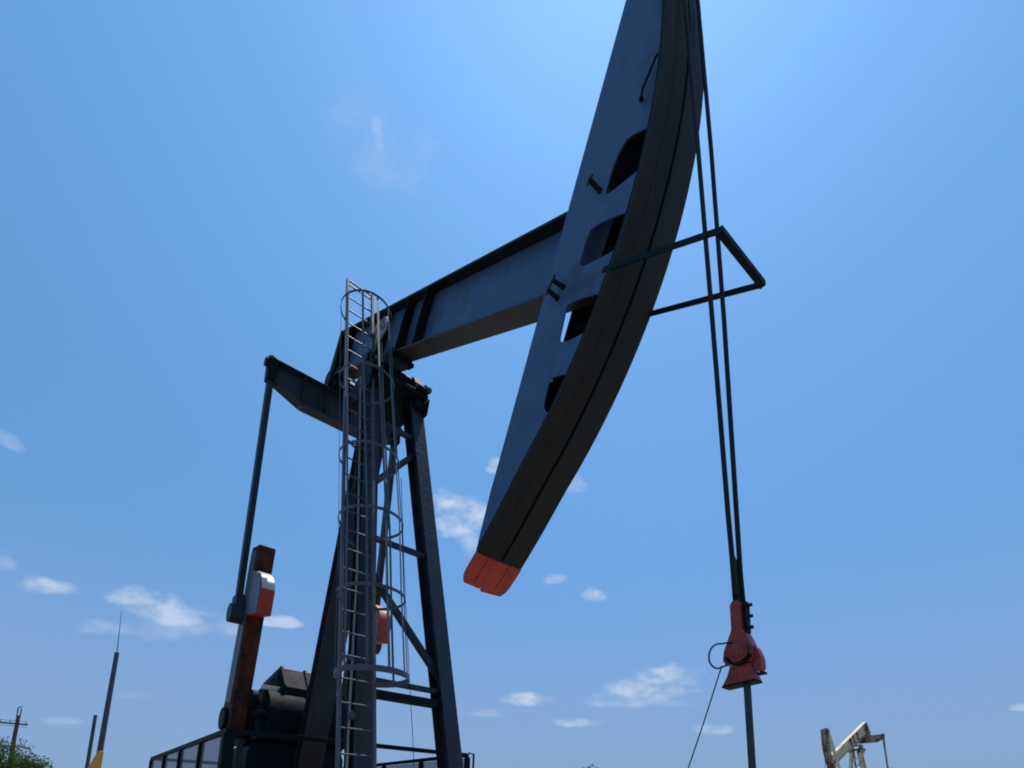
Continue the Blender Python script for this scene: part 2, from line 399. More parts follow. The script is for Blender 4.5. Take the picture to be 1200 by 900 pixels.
    pr = [(-1.36, ez-.30), (-1.30, ez), (1.30, ez), (1.36, ez-.30), (1.25, ez-.40), (.72, ez-.62), (-.72, ez-.62), (-1.25, ez-.40)]
    mb = MB(); vs = [(ex-.012, y, z) for y, z in pr]+[(ex+.012, y, z) for y, z in pr]; n = len(pr)
    mb.add(vs, [tuple(range(n)), tuple(range(2*n-1, n-1, -1))]+[(i, (i+1) % n, n+(i+1) % n, n+i) for i in range(n)])
    fr = [(1.30, ez+.008), (-1.30, ez+.008)]
    mb.bar((ex, -1.30, ez+.012), (ex, 1.30, ez+.012), .24, .022, (1, 0, 0))
    for (y0, q0), (y1, q1) in (((-1.25, ez-.41), (-.72, ez-.63)), ((-.715, ez-.632), (.715, ez-.632)), ((.72, ez-.63), (1.25, ez-.41))):
        mb.bar((ex, y0, q0), (ex, y1, q1), .24, .022, (1, 0, 0))
    for y in (-.72, -.25, .25, .72): mb.box(ex-.11, ex+.11, y-.008, y+.008, ez-.61, ez-.001)
    mb.build('equalizer', m['beam2'], root, bev/2)
    eb = MB().box(ex-.28, ex+.28, -.2, .2, ez+.026, ez+.12).cyl((ex, -.26, ez+.26), (ex, .26, ez+.26), .17, 24)
    eb.prism([[(ex-.22, ez+.26), (ex+.22, ez+.26), (ex+.28, ez+.50), (ex-.22, ez+.66)]], -.12, .12)
    eb.build('equalizer_bearing', m['dark'], root, bev)
    # --- cranks, counterweights, pitman arms
    sx, sz = -3.2, 3.0; tx, tz = -2.52, 6.1
    cd = Vector((tx-sx, 0, tz-sz)).normalized(); cn = Vector((cd.z, 0, -cd.x))   # along crank, and towards the well
    S0 = Vector((sx, 0, sz)); pin = Vector((-2.90, 0, 4.9))
    pin = S0 + cd*cd.dot(pin-S0)
    def cp(a, n_, y): q = S0+cd*a+cn*n_; return (q.x, y, q.z)
    for s in (-1, 1):
        y0, y1 = sorted((s*.91, s*1.19))
        def slab(prof, ya, yb):
            vs = [cp(a, n_, ya) for a, n_ in prof]+[cp(a, n_, yb) for a, n_ in prof]; n = len(prof)
            return MB().add(vs, [tuple(range(n)), tuple(range(2*n-1, n-1, -1))]+[(i, (i+1) % n, n+(i+1) % n, n+i) for i in range(n)])
        ck = slab([(-.32, -.26), (-.32, .26), (0, .34), (.5, .27), (3.15, .24), (3.15, -.24), (.5, -.27), (0, -.34)], y0, y1)
        ck = ck.build('crank_arm', m['crank'], root, bev*2)
        # machined side cheek, painted lighter, with a raised rim
        yo = s*1.19
        ch = slab([(.3, -.19), (.3, .19), (3.05, .17), (3.05, -.17)], min(yo, yo+s*.02)+.0005*s, max(yo, yo+s*.02)+.0005*s)
        ch.build('side_cheek', m['cheek'], ck, bev/2)
        # counterweight: D shaped slab on the well side of the crank
        prof = [(1.87, .243), (1.87, .90)]+[(2.20+.46*math.sin(R(t_)), .245+.66*math.cos(R(t_))) for t_ in range(0, 91, 6)]
        y2, y3 = sorted((s*.975, s*1.205))
        cw = slab(prof, y2, y3).build('counterweight', m['cw'], root, bev*2)
        cw.parent = ck
        face = [(1.88, .25), (1.88, .89)]+[(2.20+.45*math.sin(R(t_)), .25+.645*math.cos(R(t_))) for t_ in range(0, 91, 6)]
        yo2 = s*1.206
        slab(face, min(yo2+s*.001, yo2+s*.014), max(yo2+s*.001, yo2+s*.014)).build('side_face', m['cheek'], cw)
        # pale pink patch: sun sheen painted on top of the near rim
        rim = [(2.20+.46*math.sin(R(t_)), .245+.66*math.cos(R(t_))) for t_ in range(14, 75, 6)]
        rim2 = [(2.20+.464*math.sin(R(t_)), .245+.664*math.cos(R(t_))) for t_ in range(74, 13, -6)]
        if s < 0: slab(rim+rim2, y2+.012, y3-.012).build('rim_sheen_patch', m['white'], cw)
        for a in (2.0, 2.35):
            MB().cyl(cp(a, -.30, s*1.05), cp(a, .40, s*1.05), .03, 8).build('clamp_bolt', m['bolt'], ck)
        # hub
        MB().cyl((sx, s*.80, sz), (sx, s*1.26, sz), .20, 24).build('crank_hub', m['dark'], ck, bev)
        # wrist pin bearing and pitman arm
        py_ = s*1.31
        pin = pin + Vector((0, 0, -.05)) if s < 0 else pin
        pm = MB().bar((pin.x, py_, pin.z+.18), (ex, s*1.31, ez-.12), .10, .16, (0, 1, 0)).build('pitman_arm', m['beam2'], root, bev)
        MB().cyl((pin.x, s*1.215, pin.z), (pin.x, s*1.44, pin.z), .17, 24).box(pin.x-.15, pin.x+.15, min(py_-.07, py_+.07), max(py_-.07, py_+.07), pin.z+.05, pin.z+.34).build('wrist_pin_bearing', m['bearing'], pm, bev)
        MB().cyl((ex-.0, s*1.20, ez-.05), (ex, s*1.44, ez-.05), .085, 16).box(ex-.10, ex+.10, s*1.31-.085, s*1.31+.085, ez-.42, ez+.02).sphere((ex, s*1.31, ez+.03), .10, 8).build('pitman_head', m['dark'], pm, bev)
    # --- gear reducer on its pedestal
    gx = -3.2
    gr = [(gx-1.05, 2.62), (gx-1.05, 3.35), (gx-.62, 3.86), (gx+.35, 4.02), (gx+.66, 3.62), (gx+.70, 2.62)]
    # the housing: hip-ended hood
    def ring(y, k, dz): return [Vector((gx+(x-gx)*k, y, 2.62+(z-2.62)*dz)) for x, z in gr]
    gbx = MB().sweep([ring(-.84, .88, .55), ring(-.80, .95, .62), ring(-.42, 1, 1.0), ring(.42, 1, 1.0), ring(.80, .95, .62), ring(.84, .88, .55)])
    gbx = gbx.build('gear_reducer', m['dark'], root, bev*2)
    rb = MB()
    for y in (-.43, 0, .43):
        rb.sweep([[Vector((gx+(x-gx)*1.03, yy, 2.62+(z-2.62)*1.025)) for x, z in gr] for yy in (y-.022, y+.022)])
    rb.build('housing_rib', m['dark2'], gbx, bev)
    MB().box(gx-1.16, gx+.82, -.90, .90, 3.02, 3.10).build('housing_flange', m['dark2'], gbx, bev)
    if near:
        for i in range(7):
            for s in (-1, 1): MB().cyl((gx-1.0+i*.28, s*.86, 2.98), (gx-1.0+i*.28, s*.86, 3.13), .02, 6).build('flange_bolt', m['dark2'], gbx)
        for i in range(6): MB().cyl((gx+.78, -.7+i*.28, 2.98), (gx+.78, -.7+i*.28, 3.13), .02, 6).build('flange_bolt', m['dark2'], gbx)
    MB().cyl((gx, -.96, 3.0), (gx, .96, 3.0), .16, 24).cyl((gx, -.88, 3.0), (gx, .88, 3.0), .30, 24).build('output_shaft', m['dark2'], gbx, bev)
    for s in (-1, 1): MB().cyl((gx-.02, s*.845, 3.02), (gx-.02, s*.90, 3.02), .52, 36).cyl((gx-.02, s*.90, 3.02), (gx-.02, s*.94, 3.02), .42, 36).build('bearing_housing', m['dark2'], gbx, bev)
    MB().cyl((gx+.30, -.70, 3.05), (gx+.30, .70, 3.05), .56, 36).build('gear_drum', m['dark2'], gbx, bev*2)
    for s in (-1, 1): MB().cyl((gx+.45, s*.84, 3.35), (gx+.45, s*.93, 3.35), .16, 20).build('bearing_cover', m['dark2'], gbx, bev)
    if near:
        MB().box(gx+.52, gx+.60, -.80, -.42, 3.52, 3.60).build('sunlit_strip', M['pale'], gbx, .005)  # pale strip painted in for sun catching a small flange top
    ped = MB().box(gx-.9, gx+.62, -.55, .55, .515, 2.60)
    ped.build('reducer_pedestal', m['dark'], root, bev*2)
    # broad guard casing low beside the pedestal with rounded shoulders
    sh = [(-.94, 1.3), (-.94, 2.38), (-.90, 2.50), (-.80, 2.57), (.62, 2.57), (.73, 2.50), (.78, 2.36), (.78, 1.3)]
    cs = MB(); fr = [[Vector((x, y, z)) for y, z in sh] for x in (gx-.7, gx+.64)]
    cs.sweep(fr).build('brake_housing', m['dark2'], root, bev*2)
    MB().cyl((gx+.60, .58, 2.72), (gx+.86, .58, 2.72), .09, 12).build('breather_cap', m['dark2'], root, bev)
    # prime mover behind, with belt guard
    mv = MB().cyl((-6.0, -.45, 1.25), (-6.0, .45, 1.25), .38, 28).box(-6.4, -5.6, -.4, .4, .52, .9)
    mv.build('electric_motor', m['dark2'], root, bev)
    bg = [(-6.45, 1.0), (-6.35, 1.6), (-4.3, 2.75), (-3.6, 2.6), (-3.6, 1.9), (-5.8, .85)]
    MB().prism([bg], .96, 1.16).build('belt_guard', m['dark2'], root, bev)

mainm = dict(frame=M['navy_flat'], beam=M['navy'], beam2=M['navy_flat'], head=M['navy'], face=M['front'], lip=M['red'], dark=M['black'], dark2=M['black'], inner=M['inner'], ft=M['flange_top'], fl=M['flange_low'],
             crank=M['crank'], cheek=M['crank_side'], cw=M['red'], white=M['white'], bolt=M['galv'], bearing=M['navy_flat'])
jack = thing('pump_jack', 'large dark blue pump jack with red tipped horsehead and caged ladder, filling the picture', 'pump jack', group='pump jacks')
pump_jack(jack, mainm, True)

# --- ladder with safety cage, fixed to the near front leg
def lad(z, side=0., dx=0., dy=0.):
    t = z/9.2753; return Vector((1.9823-2.0064*t+dx, -1.1335+.2721*t+side*.4416+dy, z))
lr = MB().tube([lad(.35), lad(.36)], .001, 4)
lroot = MB().bar(lad(.3, 0), lad(10.12, 0), .040, .05, (0, 1, 0)).build('ladder', M['galv'], jack, .002)
MB().bar(lad(.3, 1), lad(10.12, 1), .040, .05, (0, 1, 0)).build('side_rail', M['galv'], lroot, .002)
z = .55; k = 0
while z < 10.15:
    MB().tube([lad(z, .01), lad(z, .99)], .0115, 8).build('rung', M['galv'], lroot)
    z += .305
MB().tube([lad(10.11, 0), lad(10.11, 1)], .013, 8).build('rung', M['galv'], lroot)
rings = [(9.12, .33, -.05, .385), (7.6, .34, -.04, .39), (6.15, .37, -.02, .40), (5.12, .38, 0, .41), (4.02, .38, 0, .41), (2.97, .39, 0, .42)]
ringpts = []
for z, cx, cy, r in rings:
    c = lad(z, .5, cx, cy); n = 40; fr = []; pts = []
    a0 = R(180-34); 
    for i in range(n+1):
        a = -a0+2*a0*i/n
        d = Vector((math.cos(a), math.sin(a), 0)); p = c+d*r
        e = .020 if z > 3 else .036
        fr.append([p+d*.003+Vector((0, 0, e)), p-d*.003+Vector((0, 0, e)), p-d*.003-Vector((0, 0, e)), p+d*.003-Vector((0, 0, e))])
    mb = MB().sweep(fr)
    for sd, q in ((0, fr[0]), (1, fr[-1])):
        e0 = (q[0]+q[2])/2; mb.bar(e0, lad(z, sd), .006, .045, (0, 0, 1)) if False else mb.bar(e0, lad(z, sd), .05, .006, (0, 0, 1))
    mb.build('cage_hoop', M['galv'], lroot)
    ringpts.append((c, r))
for ang in (-115, -72, -34, 0, 34, 72, 115):
    pts = [c+Vector((math.cos(R(ang)), math.sin(R(ang)), 0))*(r-.008) for c, r in ringpts]
    mb = MB()
    for i in range(len(pts)-1): mb.bar(pts[i]+(Vector((0, 0, .02)) if i == 0 else Vector()), pts[i+1], .030, .006, Vector((-math.sin(R(ang)), math.cos(R(ang)), 0)))
    mb.build('cage_bar', M['galv'], lroot)
for z in (1.6, 3.3, 5.0, 6.7, 8.0):
    mb = MB()
    for sd in (0, 1):
        q = lad(z, sd); mb.bar(q, (q.x-.24, -.745+.35*(z-.5)/7.78-(.06 if sd == 0 else -.06), z), .04, .008, (0, 0, 1))
    mb.build('standoff_bracket', M['galv'], lroot)
# galvanised bracket plates tying ladder top to the beam saddle
mb = MB().bar(lad(8.75, 1.0), (.02, -.42, 8.86), .05, .01, (0, 0, 1)).bar(lad(9.3, .95), (-.10, -.30, 8.75), .07, .012, (1, 0, 0))
mb.build('tie_bracket', M['galv'], lroot)
MB().prism([chaikin([(-.15, 8.90), (.25, 8.88), (.5, 9.0), (.44, 9.22), (.1, 9.33), (-.08, 9.2)], 2)], -.40, -.385).build('pale_mottled_plate', M['mottled_pale'], jack, .004)  # pale mottled plate beside the saddle
# thin grey tube drawn as the lit edge highlight of the near leg
MB().tube([(0.1, -.60, 8.2), (.45, -.66, 6.6), (.84, -.72, 4.6), (1.18, -.83, 2.9), (1.22, -.84, 2.6), (1.55, -.93, .9)], .014, 6).build('leg_edge_highlight', M['highlight_grey'], jack)
MB().sphere((1.33, -.86, 2.56), .05, 8, (.9, .9, 1.2)).build('grease_valve', M['galv'], jack)

# ------------------------------------------------------------------ carrier / polished rod
rod = thing('polished_rod', 'straight steel polished rod running down below the red clamp to the wellhead', 'rod', (5.71, 0, 0))
MB().tube([(0, 0, .9), (0, 0, 2.4), (-.01, 0, 2.78)], .024, 12).build('rod', M['rod'], rod)
for s in (-1, 1):
    pass
cl = thing('rod_clamp', 'red carrier clamp hanging on the bridle cables above the polished rod', 'clamp', (5.70, 0, 2.57), 0, .90)
MB().tube([(-.025, -.036, .80), (-.012, -.030, .34)], [.024, .031], 12).build('rope_socket', M['cable'], cl)
MB().tube([(-.012, .036, .80), (-.004, .030, .34)], [.024, .031], 12).build('rope_socket', M['cable'], cl)
body = [(-.05, .40), (-.03, .43), (.012, .43), (.03, .40), (.034, .20), (.07, .12), (.105, .03), (.108, -.05), (.08, -.078), (-.11, -.074), (-.13, -.03), (-.12, .04), (-.08, .13), (-.05, .20)]
b1 = MB().prism([[(x-.008, z) for x, z in body]], -.062, .055).build('clamp_body', M['clamp_red'], cl, .008)
for sx_ in (-.098, .078):
    MB().cyl((sx_, -.064, -.03), (sx_, -.078, -.03), .013, 6).build('cap_screw', M['black'], b1)
MB().cyl((-.012, -.063, .015), (-.012, -.078, .015), .078, 28).build('cell_flange', M['clamp_red'], b1, .003)
MB().sphere((-.012, -.078, .015), .058, 14, (1, .42, 1)).build('load_cell_boss', M['clamp_red'], b1)
MB().sweep([[Vector((-.012+math.cos(R(a))*rr, yy, .015+math.sin(R(a))*rr)) for rr, yy in ((.092, -.063), (.110, -.063), (.106, -.086), (.092, -.086))] for a in range(195, 347, 8)]).build('clamp_lip', M['black'], b1)
low = [(-.09, -.088), (.075, -.088), (.082, -.15), (.10, -.212), (-.155, -.226), (-.115, -.16)]
MB().prism([low], -.055, .05).build('clamp_base', M['clamp_red'], cl, .006)
MB().prism([[(-.16, -.229), (.104, -.215), (.104, -.230), (-.16, -.245)]], -.060, .055).build('base_plate', M['black'], cl)
MB().prism([chaikin([(.084, .06), (.115, .03), (.142, -.05), (.145, -.13), (.12, -.155), (.088, -.14)], 1)], -.03, .04).build('side_jaw', M['clamp_red'], cl, .006)
MB().box(.10, .155, -.02, .03, -.176, -.160).build('jaw_foot', M['black'], cl)
for zz in (.39, .30, .21):
    MB().cyl((.024, .01, zz), (.082, .01, zz), .015, 6).build('clamp_nut', M['black'], cl)
MB().box(.026, .052, -.03, .04, .17, .42).build('clamp_half', M['black'], cl, .004)
sc = MB().tube([(5.665, -.05, 2.652), (5.625, -.07, 2.66)]+[(5.575+.068*math.cos(R(t_)), -.10-.02*math.sin(R(t_/2)), 2.565+.088*math.sin(R(t_))) for t_ in range(72, 300, 12)]+[(5.612, -.07, 2.50)], .0062, 8)
sc.tube([(5.60, -.12, 2.49), (5.555, -.12, 2.38), (5.44, -.12, 2.10), (5.31, -.12, 1.80), (5.0, -.12, 1.1), (4.85, -.12, .5), (4.8, -.1, .01)], .005, 6)
tag(sc.build('signal_cable', M['cable']), 'thin dark cable looping from the red clamp down to the ground', 'cable')
wh = thing('wellhead', 'steel wellhead under the polished rod with flanges and valve', 'wellhead', (5.71, 0, 0))
MB().cyl((0, 0, 0), (0, 0, .35), .16).cyl((0, 0, .35), (0, 0, .41), .24).cyl((0, 0, .415), (0, 0, .47), .24).cyl((0, 0, .47), (0, 0, .8), .09).build('casing_head', M['black'], wh)
MB().cyl((0, 0, .8), (0, 0, .93), .07).cyl((0, 0, .93), (0, 0, 1.02), .10).build('stuffing_box', M['red'], wh)
MB().cyl((0, -.5, .6), (0, 0, .6), .04).cyl((0, -.5, .6), (0, -.5, 0), .04).build('flow_pipe', M['polesteel'], wh)

# ------------------------------------------------------------------ guard fence round the cranks
fx0, fx1, fy0, fy1, fh = -5.4, .30, -1.92, 1.61, 2.39
fence = thing('guard_fence', 'black steel guard fence with mesh panels round the cranks', 'fence', (fx1, fy0, 0))
def fl(x, y, z): return (x-fx1, y-fy0, z)
def rail(a, b, w=.06): MB().bar(fl(*a), fl(*b), w, w, (0, 0, 1) if abs(a[2]-b[2]) < .01 else (1, 0, 0)).build('rail', M['black'], fence, .004)
for z in (fh-.03, 1.25, .2):
    rail((fx0, fy0, z), (fx1, fy0, z)); rail((fx0, fy1, z), (fx1, fy1, z)); rail((fx1, fy0+.031, z), (fx1, fy1-.031, z)); rail((fx0, fy0+.031, z), (fx0, fy1-.031, z))
for i, x in enumerate((fx1, -1.1, -2.5, -3.9, fx0)):
    for y in (fy0, fy1):
        w = .13 if (i == 0 and y == fy0) else .07
        MB().box(x-fx1-w/2, x-fx1+w/2, y-fy0-w/2, y-fy0+w/2, 0, fh-.062).build('post', M['black'], fence, .004)
MB().box(-.19, -.13, .15, .21, 0, fh-.10).build('post', M['navy_flat'], fence, .004)
for y in (fy0, fy1):
    yy = y-fy0
    for i, (xa, xb) in enumerate(((fx1, -1.1), (-1.1, -2.5), (-2.5, -3.9), (-3.9, fx0))):
        me = MB().add([(xa-fx1, yy, .23), (xb-fx1, yy, .23), (xb-fx1, yy, fh-.07), (xa-fx1, yy, fh-.07)], [(0, 1, 2, 3)])
        me.build('mesh_panel', M['mesh'], fence)
MB().tube([(0, fy1-fy0+.02, fh), (.03, fy1-fy0+.10, fh), (.03, fy1-fy0+.10, fh-.5), (.0, fy1-fy0+.02, fh-.6)], .018, 6).build('gate_handle', M['black'], fence)

PTS = [(1.35, -0.43, 5.873), (1.35, -0.282, 4.443), (1.35, -0.171, 3.531), (1.35, -0.117, 3.085), (1.35, -0.017, 2.32), (1.35, 0.042, 1.783)]
tag(MB().tube(PTS, .0045, 5).build('hanging_line', M['cable']), 'very thin dark line hanging between the ladder cage and the right front leg', 'line')
# ------------------------------------------------------------------ second pump jack far behind
farm = dict(frame=M['tan'], beam=M['tan'], beam2=M['tan_dark'], head=M['tan'], face=M['tan_dark'], lip=M['tan_dark'], dark=M['tan_dark'], dark2=M['tan_dark'], inner=M['tan'], ft=M['tan'], fl=M['tan'],
            crank=M['tan_dark'], cheek=M['tan_dark'], cw=M['tan'], white=M['tan'], bolt=M['tan_dark'], bearing=M['tan_dark'])
FD = 40.3; fa = R(106.9)
far = thing('pump_jack', 'small distant tan and rusty pump jack at the lower right', 'pump jack',
            (7.41+FD*math.cos(fa), -3.56+FD*math.sin(fa), 0), R(264), .70, group='pump jacks')
pump_jack(far, farm, False)

# ------------------------------------------------------------------ poles on the left
vs = thing('vent_stack', 'tall dark steel stack pole with thin lightning rod and yellow base', 'pole', (-17.54, -2.02, 0))
MB().tube([(0, 0, .3), (0, .02, 3.7), (0, .04, 7.11)], [.10, .095, .075], 12).build('pipe', M['polesteel'], vs)
MB().tube([(0, .04, 7.1), (0, -.03, 8.75)], [.018, .009], 6).build('lightning_rod', M['polesteel'], vs)
MB().sweep([[Vector((x, y, 0)) for x, y in ((-.3, -.75), (.3, -.75), (.3, .12), (-.3, .12))], [Vector((x, y, 2.75)) for x, y in ((-.14, -.24), (.14, -.24), (.14, .13), (-.14, .13))],
            [Vector((x, y, 3.36)) for x, y in ((-.12, -.04), (.12, -.04), (.12, .13), (-.12, .13))]]).build('yellow_base', M['yellow'], vs, .02)
gp = MB().tube([(-24.55, -1.93, 0), (-24.55, -1.95, 5.55)], [.09, .075], 10).build('slim_pole', M['polesteel'])
tag(gp, 'short slim grey pole just left of the tall stack pole', 'pole')
up = thing('utility_pole', 'wooden utility pole with two crossarms above the tree at the lower left', 'utility pole', (-62.56, -5.8, 0))
MB().tube([(0, 0, 0), (0, -.05, 9.6)], [.22, .15], 12).build('pole', M['wood'], up)
MB().box(-.07, .07, -1.35, .75, 8.72, 8.86).build('crossarm', M['wood'], up)
MB().box(-.06, .06, -.7, .85, 6.6, 6.72).build('crossarm', M['wood'], up)
MB().bar((.1, -.17, 9.5), (.1, -.17, 10.3), .10, .06).bar((.1, .07, 9.5), (.1, .07, 10.3), .10, .06).bar((.1, -.2, 10.33), (.1, .12, 10.5), .07, .08).build('pole_top_fork', M['galv'], up)
for y in (-1.25, -.55, .6): MB().cyl((0, y, 8.86), (0, y, 9.05), .05, 8).build('insulator', M['pale'], up)
for i, (y, z, dz) in enumerate(((-1.25, 9.06, .4), (-1.25, 8.55, 0))):
    pts = [(-62.5, -5.8+y*t_+(-60*t_ if False else 0), z) for t_ in (0, 1)]
    w = MB().tube([(-62.5, -5.8+.6, z), (-62.5, -7.0, z), (-64, -18, z-.4), (-66, -34, z-.6), (-68, -52, z-.1)], .016, 5)
    tag(w.build('utility_wire', M['cable']), ('upper' if i == 0 else 'lower')+' thin power wire running left from the utility pole crossarm', 'wire', 'power wires')

# ------------------------------------------------------------------ trees
def tree(x, y, h, rad, label, n=2600, leaf=.22, seed=1, flat=.62):
    rnd = random.Random(seed)
    t = thing('tree', label, 'tree', (x, y, 0), group='far trees')
    tr = MB(); tips = []
    tr.tube([(0, 0, 0), (.1, .05, h*.2), (.0, .1, h*.42)], [.045*h, .035*h, .028*h], 9)
    for k in range(9):
        a = k*2.4; l = rad*rnd.uniform(.55, .9); zt = h*rnd.uniform(.55, .9)
        tip = (math.cos(a)*l, math.sin(a)*l, zt); tips.append(tip)
        tr.tube([(0, .1, h*rnd.uniform(.22, .4)), (math.cos(a)*l*.4, math.sin(a)*l*.4, zt*.62), tip], [.02*h, .013*h, .004*h], 6)
    tr.build('trunk', M['bark'], t)
    clumps = []
    for k in range(34):
        while True:
            p = Vector((rnd.uniform(-1, 1), rnd.uniform(-1, 1), rnd.uniform(-.7, 1)))
            if .35 < p.length < 1: break
        clumps.append((Vector((p.x*rad*.85, p.y*rad*.85, h*(1-flat/2)+p.z*h*flat/2*.8)), rad*rnd.uniform(.16, .30)))
    cr = MB()
    for k in range(n):
        c, r = clumps[rnd.randrange(len(clumps))]
        d = Vector((rnd.gauss(0, 1), rnd.gauss(0, 1), rnd.gauss(0, .8))).normalized()*r*rnd.uniform(.3, 1.06)
        p = c+d; u = Vector((rnd.gauss(0, 1), rnd.gauss(0, 1), rnd.gauss(0, 1))).normalized(); v = u.orthogonal().normalized(); s = leaf*rnd.uniform(.6, 1.3)
        cr.add([p-u*s, p-v*s*.5, p+u*s, p+v*s*.5], [(0, 1, 2, 3)])
    cr.build('crown', M['leaf'], t)
tree(-53.5, -8.0, 5.9, 6.2, 'rounded dense green tree at the lower left under the utility pole', 26000, .12, 3)
tree(-45.6, 56.3, 8.25, 4.2, 'distant tree top just showing at the bottom edge right of the big leg', 2600, .2, 5)
tree(-17.0, 84.0, 9.0, 4.0, 'distant green tree behind the tan pump jack', 2600, .2, 9)

# ------------------------------------------------------------------ sky, sun
CLOUDS = [
  ((-0.5242, 0.2082, 0.8258), (60.69, 84.8, 17.07), (36.99, -21.21, 28.81), 0.35) ,
  ((-0.5335, 0.2221, 0.8161), (9.73, 13.6, 2.65), (15.16, -8.9, 12.32), 0.12) ,
  ((-0.7147, 0.4924, 0.4967), (11.27, 15.13, 1.19), (9.18, -7.61, 20.72), 0.75) ,
  ((-0.7197, 0.5218, 0.458), (25.42, 33.11, 2.15), (11.02, -9.5, 28.09), 0.45) ,
  ((-0.6486, 0.5065, 0.5681), (44.39, 53.82, 2.61), (27.16, -23.89, 52.24), 0.6) ,
  ((-0.9575, -0.0258, 0.2872), (1.82, 32.19, 8.91), (19.1, -9.15, 62.73), 0.7) ,
  ((-0.9513, 0.0732, 0.2995), (3.86, 25.34, 6.01), (16.29, -8.77, 53.76), 0.7) ,
  ((-0.9498, 0.1243, 0.287), (2.86, 14.72, 3.06), (10.23, -6.12, 36.41), 0.65) ,
  ((-0.9444, 0.1779, 0.2765), (3.87, 15.97, 2.91), (13.17, -8.66, 50.43), 0.35) ,
  ((-0.9168, 0.2614, 0.3018), (8.69, 25.58, 4.18), (23.26, -15.91, 84.24), 0.6) ,
  ((-0.9613, 0.0959, 0.2581), (1.98, 12.8, 2.58), (11.79, -7.42, 46.55), 0.25) ,
  ((-0.9823, 0.0945, 0.1617), (3.96, 33.06, 4.62), (16.41, -15.77, 108.48), 0.3) ,
  ((-0.9938, 0.0042, 0.1112), (0.71, 38.67, 4.74), (15.33, -19.57, 137.01), 0.25) ,
  ((-0.6026, 0.7006, 0.3821), (35.62, 31.48, -1.63), (17.16, -19.18, 62.11), 0.6) ,
  ((-0.6448, 0.6462, 0.4082), (33.23, 33.4, -0.47), (27.37, -28.4, 88.03), 0.35) ,
  ((-0.5214, 0.8204, 0.2347), (14.57, 9.48, -0.83), (6.93, -8.01, 43.25), 0.7) ,
  ((-0.5548, 0.8039, 0.2142), (11.17, 7.81, -0.45), (6.37, -7.09, 42.96), 0.6) ,
  ((-0.5809, 0.789, 0.2001), (8.99, 6.67, -0.26), (7.46, -8.13, 53.46), 0.35) ,
  ((-0.7211, 0.663, 0.201), (15.52, 16.76, 0.33), (9.82, -10.49, 69.55), 0.7) ,
  ((-0.7721, 0.6105, 0.1763), (18.16, 22.69, 0.82), (12.86, -14.15, 104.83), 0.45) ,
  ((-0.6655, 0.7287, 0.1618), (17.12, 15.6, 0.05), (11.89, -12.77, 105.9), 0.45) ,
  ((-0.4824, 0.8636, 0.1464), (26.26, 14.8, -0.92), (10.83, -10.33, 96.08), 0.4) ,
  ((-0.5717, 0.6162, 0.5417), (35.66, 34.58, -1.76), (19.64, -21.17, 44.73), 0.4) ,
  ((-0.9484, -0.074, 0.3085), (2.22, 81.26, 26.18), (17.9, -7.29, 53.2), 0.25) ,
  ((-0.8903, -0.087, 0.4469), (9.52, 77.78, 34.01), (37.1, -9.64, 71.93), 0.25) ,
  ((-0.0993, 0.9834, 0.1521), (98.33, 11.62, -11.23), (22.78, -24.34, 171.51), 0.4) ,
]
SUN = Vector((-.16, .27, .951)).normalized()
W = bpy.data.worlds.new('World'); scene.world = W; W.use_nodes = True
nt = W.node_tree; N = nt.nodes; L = nt.links; bg = N['Background']
sky = N.new('ShaderNodeTexSky'); sky.sky_type = 'NISHITA'; sky.sun_disc = False
sky.sun_elevation = math.asin(SUN.z); sky.sun_rotation = math.atan2(SUN.x, SUN.y)
sky.altitude = 0; sky.air_density = 1.0; sky.dust_density = 1.0; sky.ozone_density = 3.5
STR = .105
geo = N.new('ShaderNodeTexCoord'); nrm = N.new('ShaderNodeVectorMath'); nrm.operation = 'NORMALIZE'; L.new(geo.outputs['Generated'], nrm.inputs[0])
def mth(op, a, b=None, clamp=False):
    n = N.new('ShaderNodeMath'); n.operation = op; n.use_clamp = clamp
    for i, v in enumerate((a, b)):
        if v is None: continue
        if isinstance(v, (int, float)): n.inputs[i].default_value = v
        else: L.new(v, n.inputs[i])
    return n.outputs[0]
nz = N.new('ShaderNodeTexNoise'); nz.inputs['Scale'].default_value = 20; nz.inputs['Detail'].default_value = 6; nz.inputs['Roughness'].default_value = .52
mpn = N.new('ShaderNodeMapping'); mpn.inputs['Scale'].default_value = (1, 1, 1.9); L.new(nrm.outputs[0], mpn.inputs[0]); L.new(mpn.outputs[0], nz.inputs['Vector'])
nzo = mth('SUBTRACT', mth('MULTIPLY', nz.outputs[0], 4.8), .78)
total = None
for c, u, v, dn in CLOUDS:
    cu = sum(a*b for a, b in zip(c, u)); cv = sum(a*b for a, b in zip(c, v))
    du = N.new('ShaderNodeVectorMath'); du.operation = 'DOT_PRODUCT'; L.new(nrm.outputs[0], du.inputs[0]); du.inputs[1].default_value = u
    dv = N.new('ShaderNodeVectorMath'); dv.operation = 'DOT_PRODUCT'; L.new(nrm.outputs[0], dv.inputs[0]); dv.inputs[1].default_value = v
    a = mth('SUBTRACT', du.outputs['Value'], cu); b = mth('SUBTRACT', dv.outputs['Value'], cv)
    b2 = mth('MAXIMUM', b, mth('MULTIPLY', b, -1.7)); r2 = mth('ADD', mth('MULTIPLY', a, a), mth('MULTIPLY', b2, b2))
    k = mth('SUBTRACT', nzo, r2)
    mr = N.new('ShaderNodeMapRange'); mr.interpolation_type = 'SMOOTHSTEP'; mr.inputs[1].default_value = 0; mr.inputs[2].default_value = 2.1; mr.inputs[4].default_value = dn
    L.new(k, mr.inputs[0])
    m_ = mr.outputs[0]
    total = m_ if total is None else mth('MAXIMUM', total, m_)
tz = N.new('ShaderNodeSeparateXYZ'); L.new(nrm.outputs[0], tz.inputs[0])
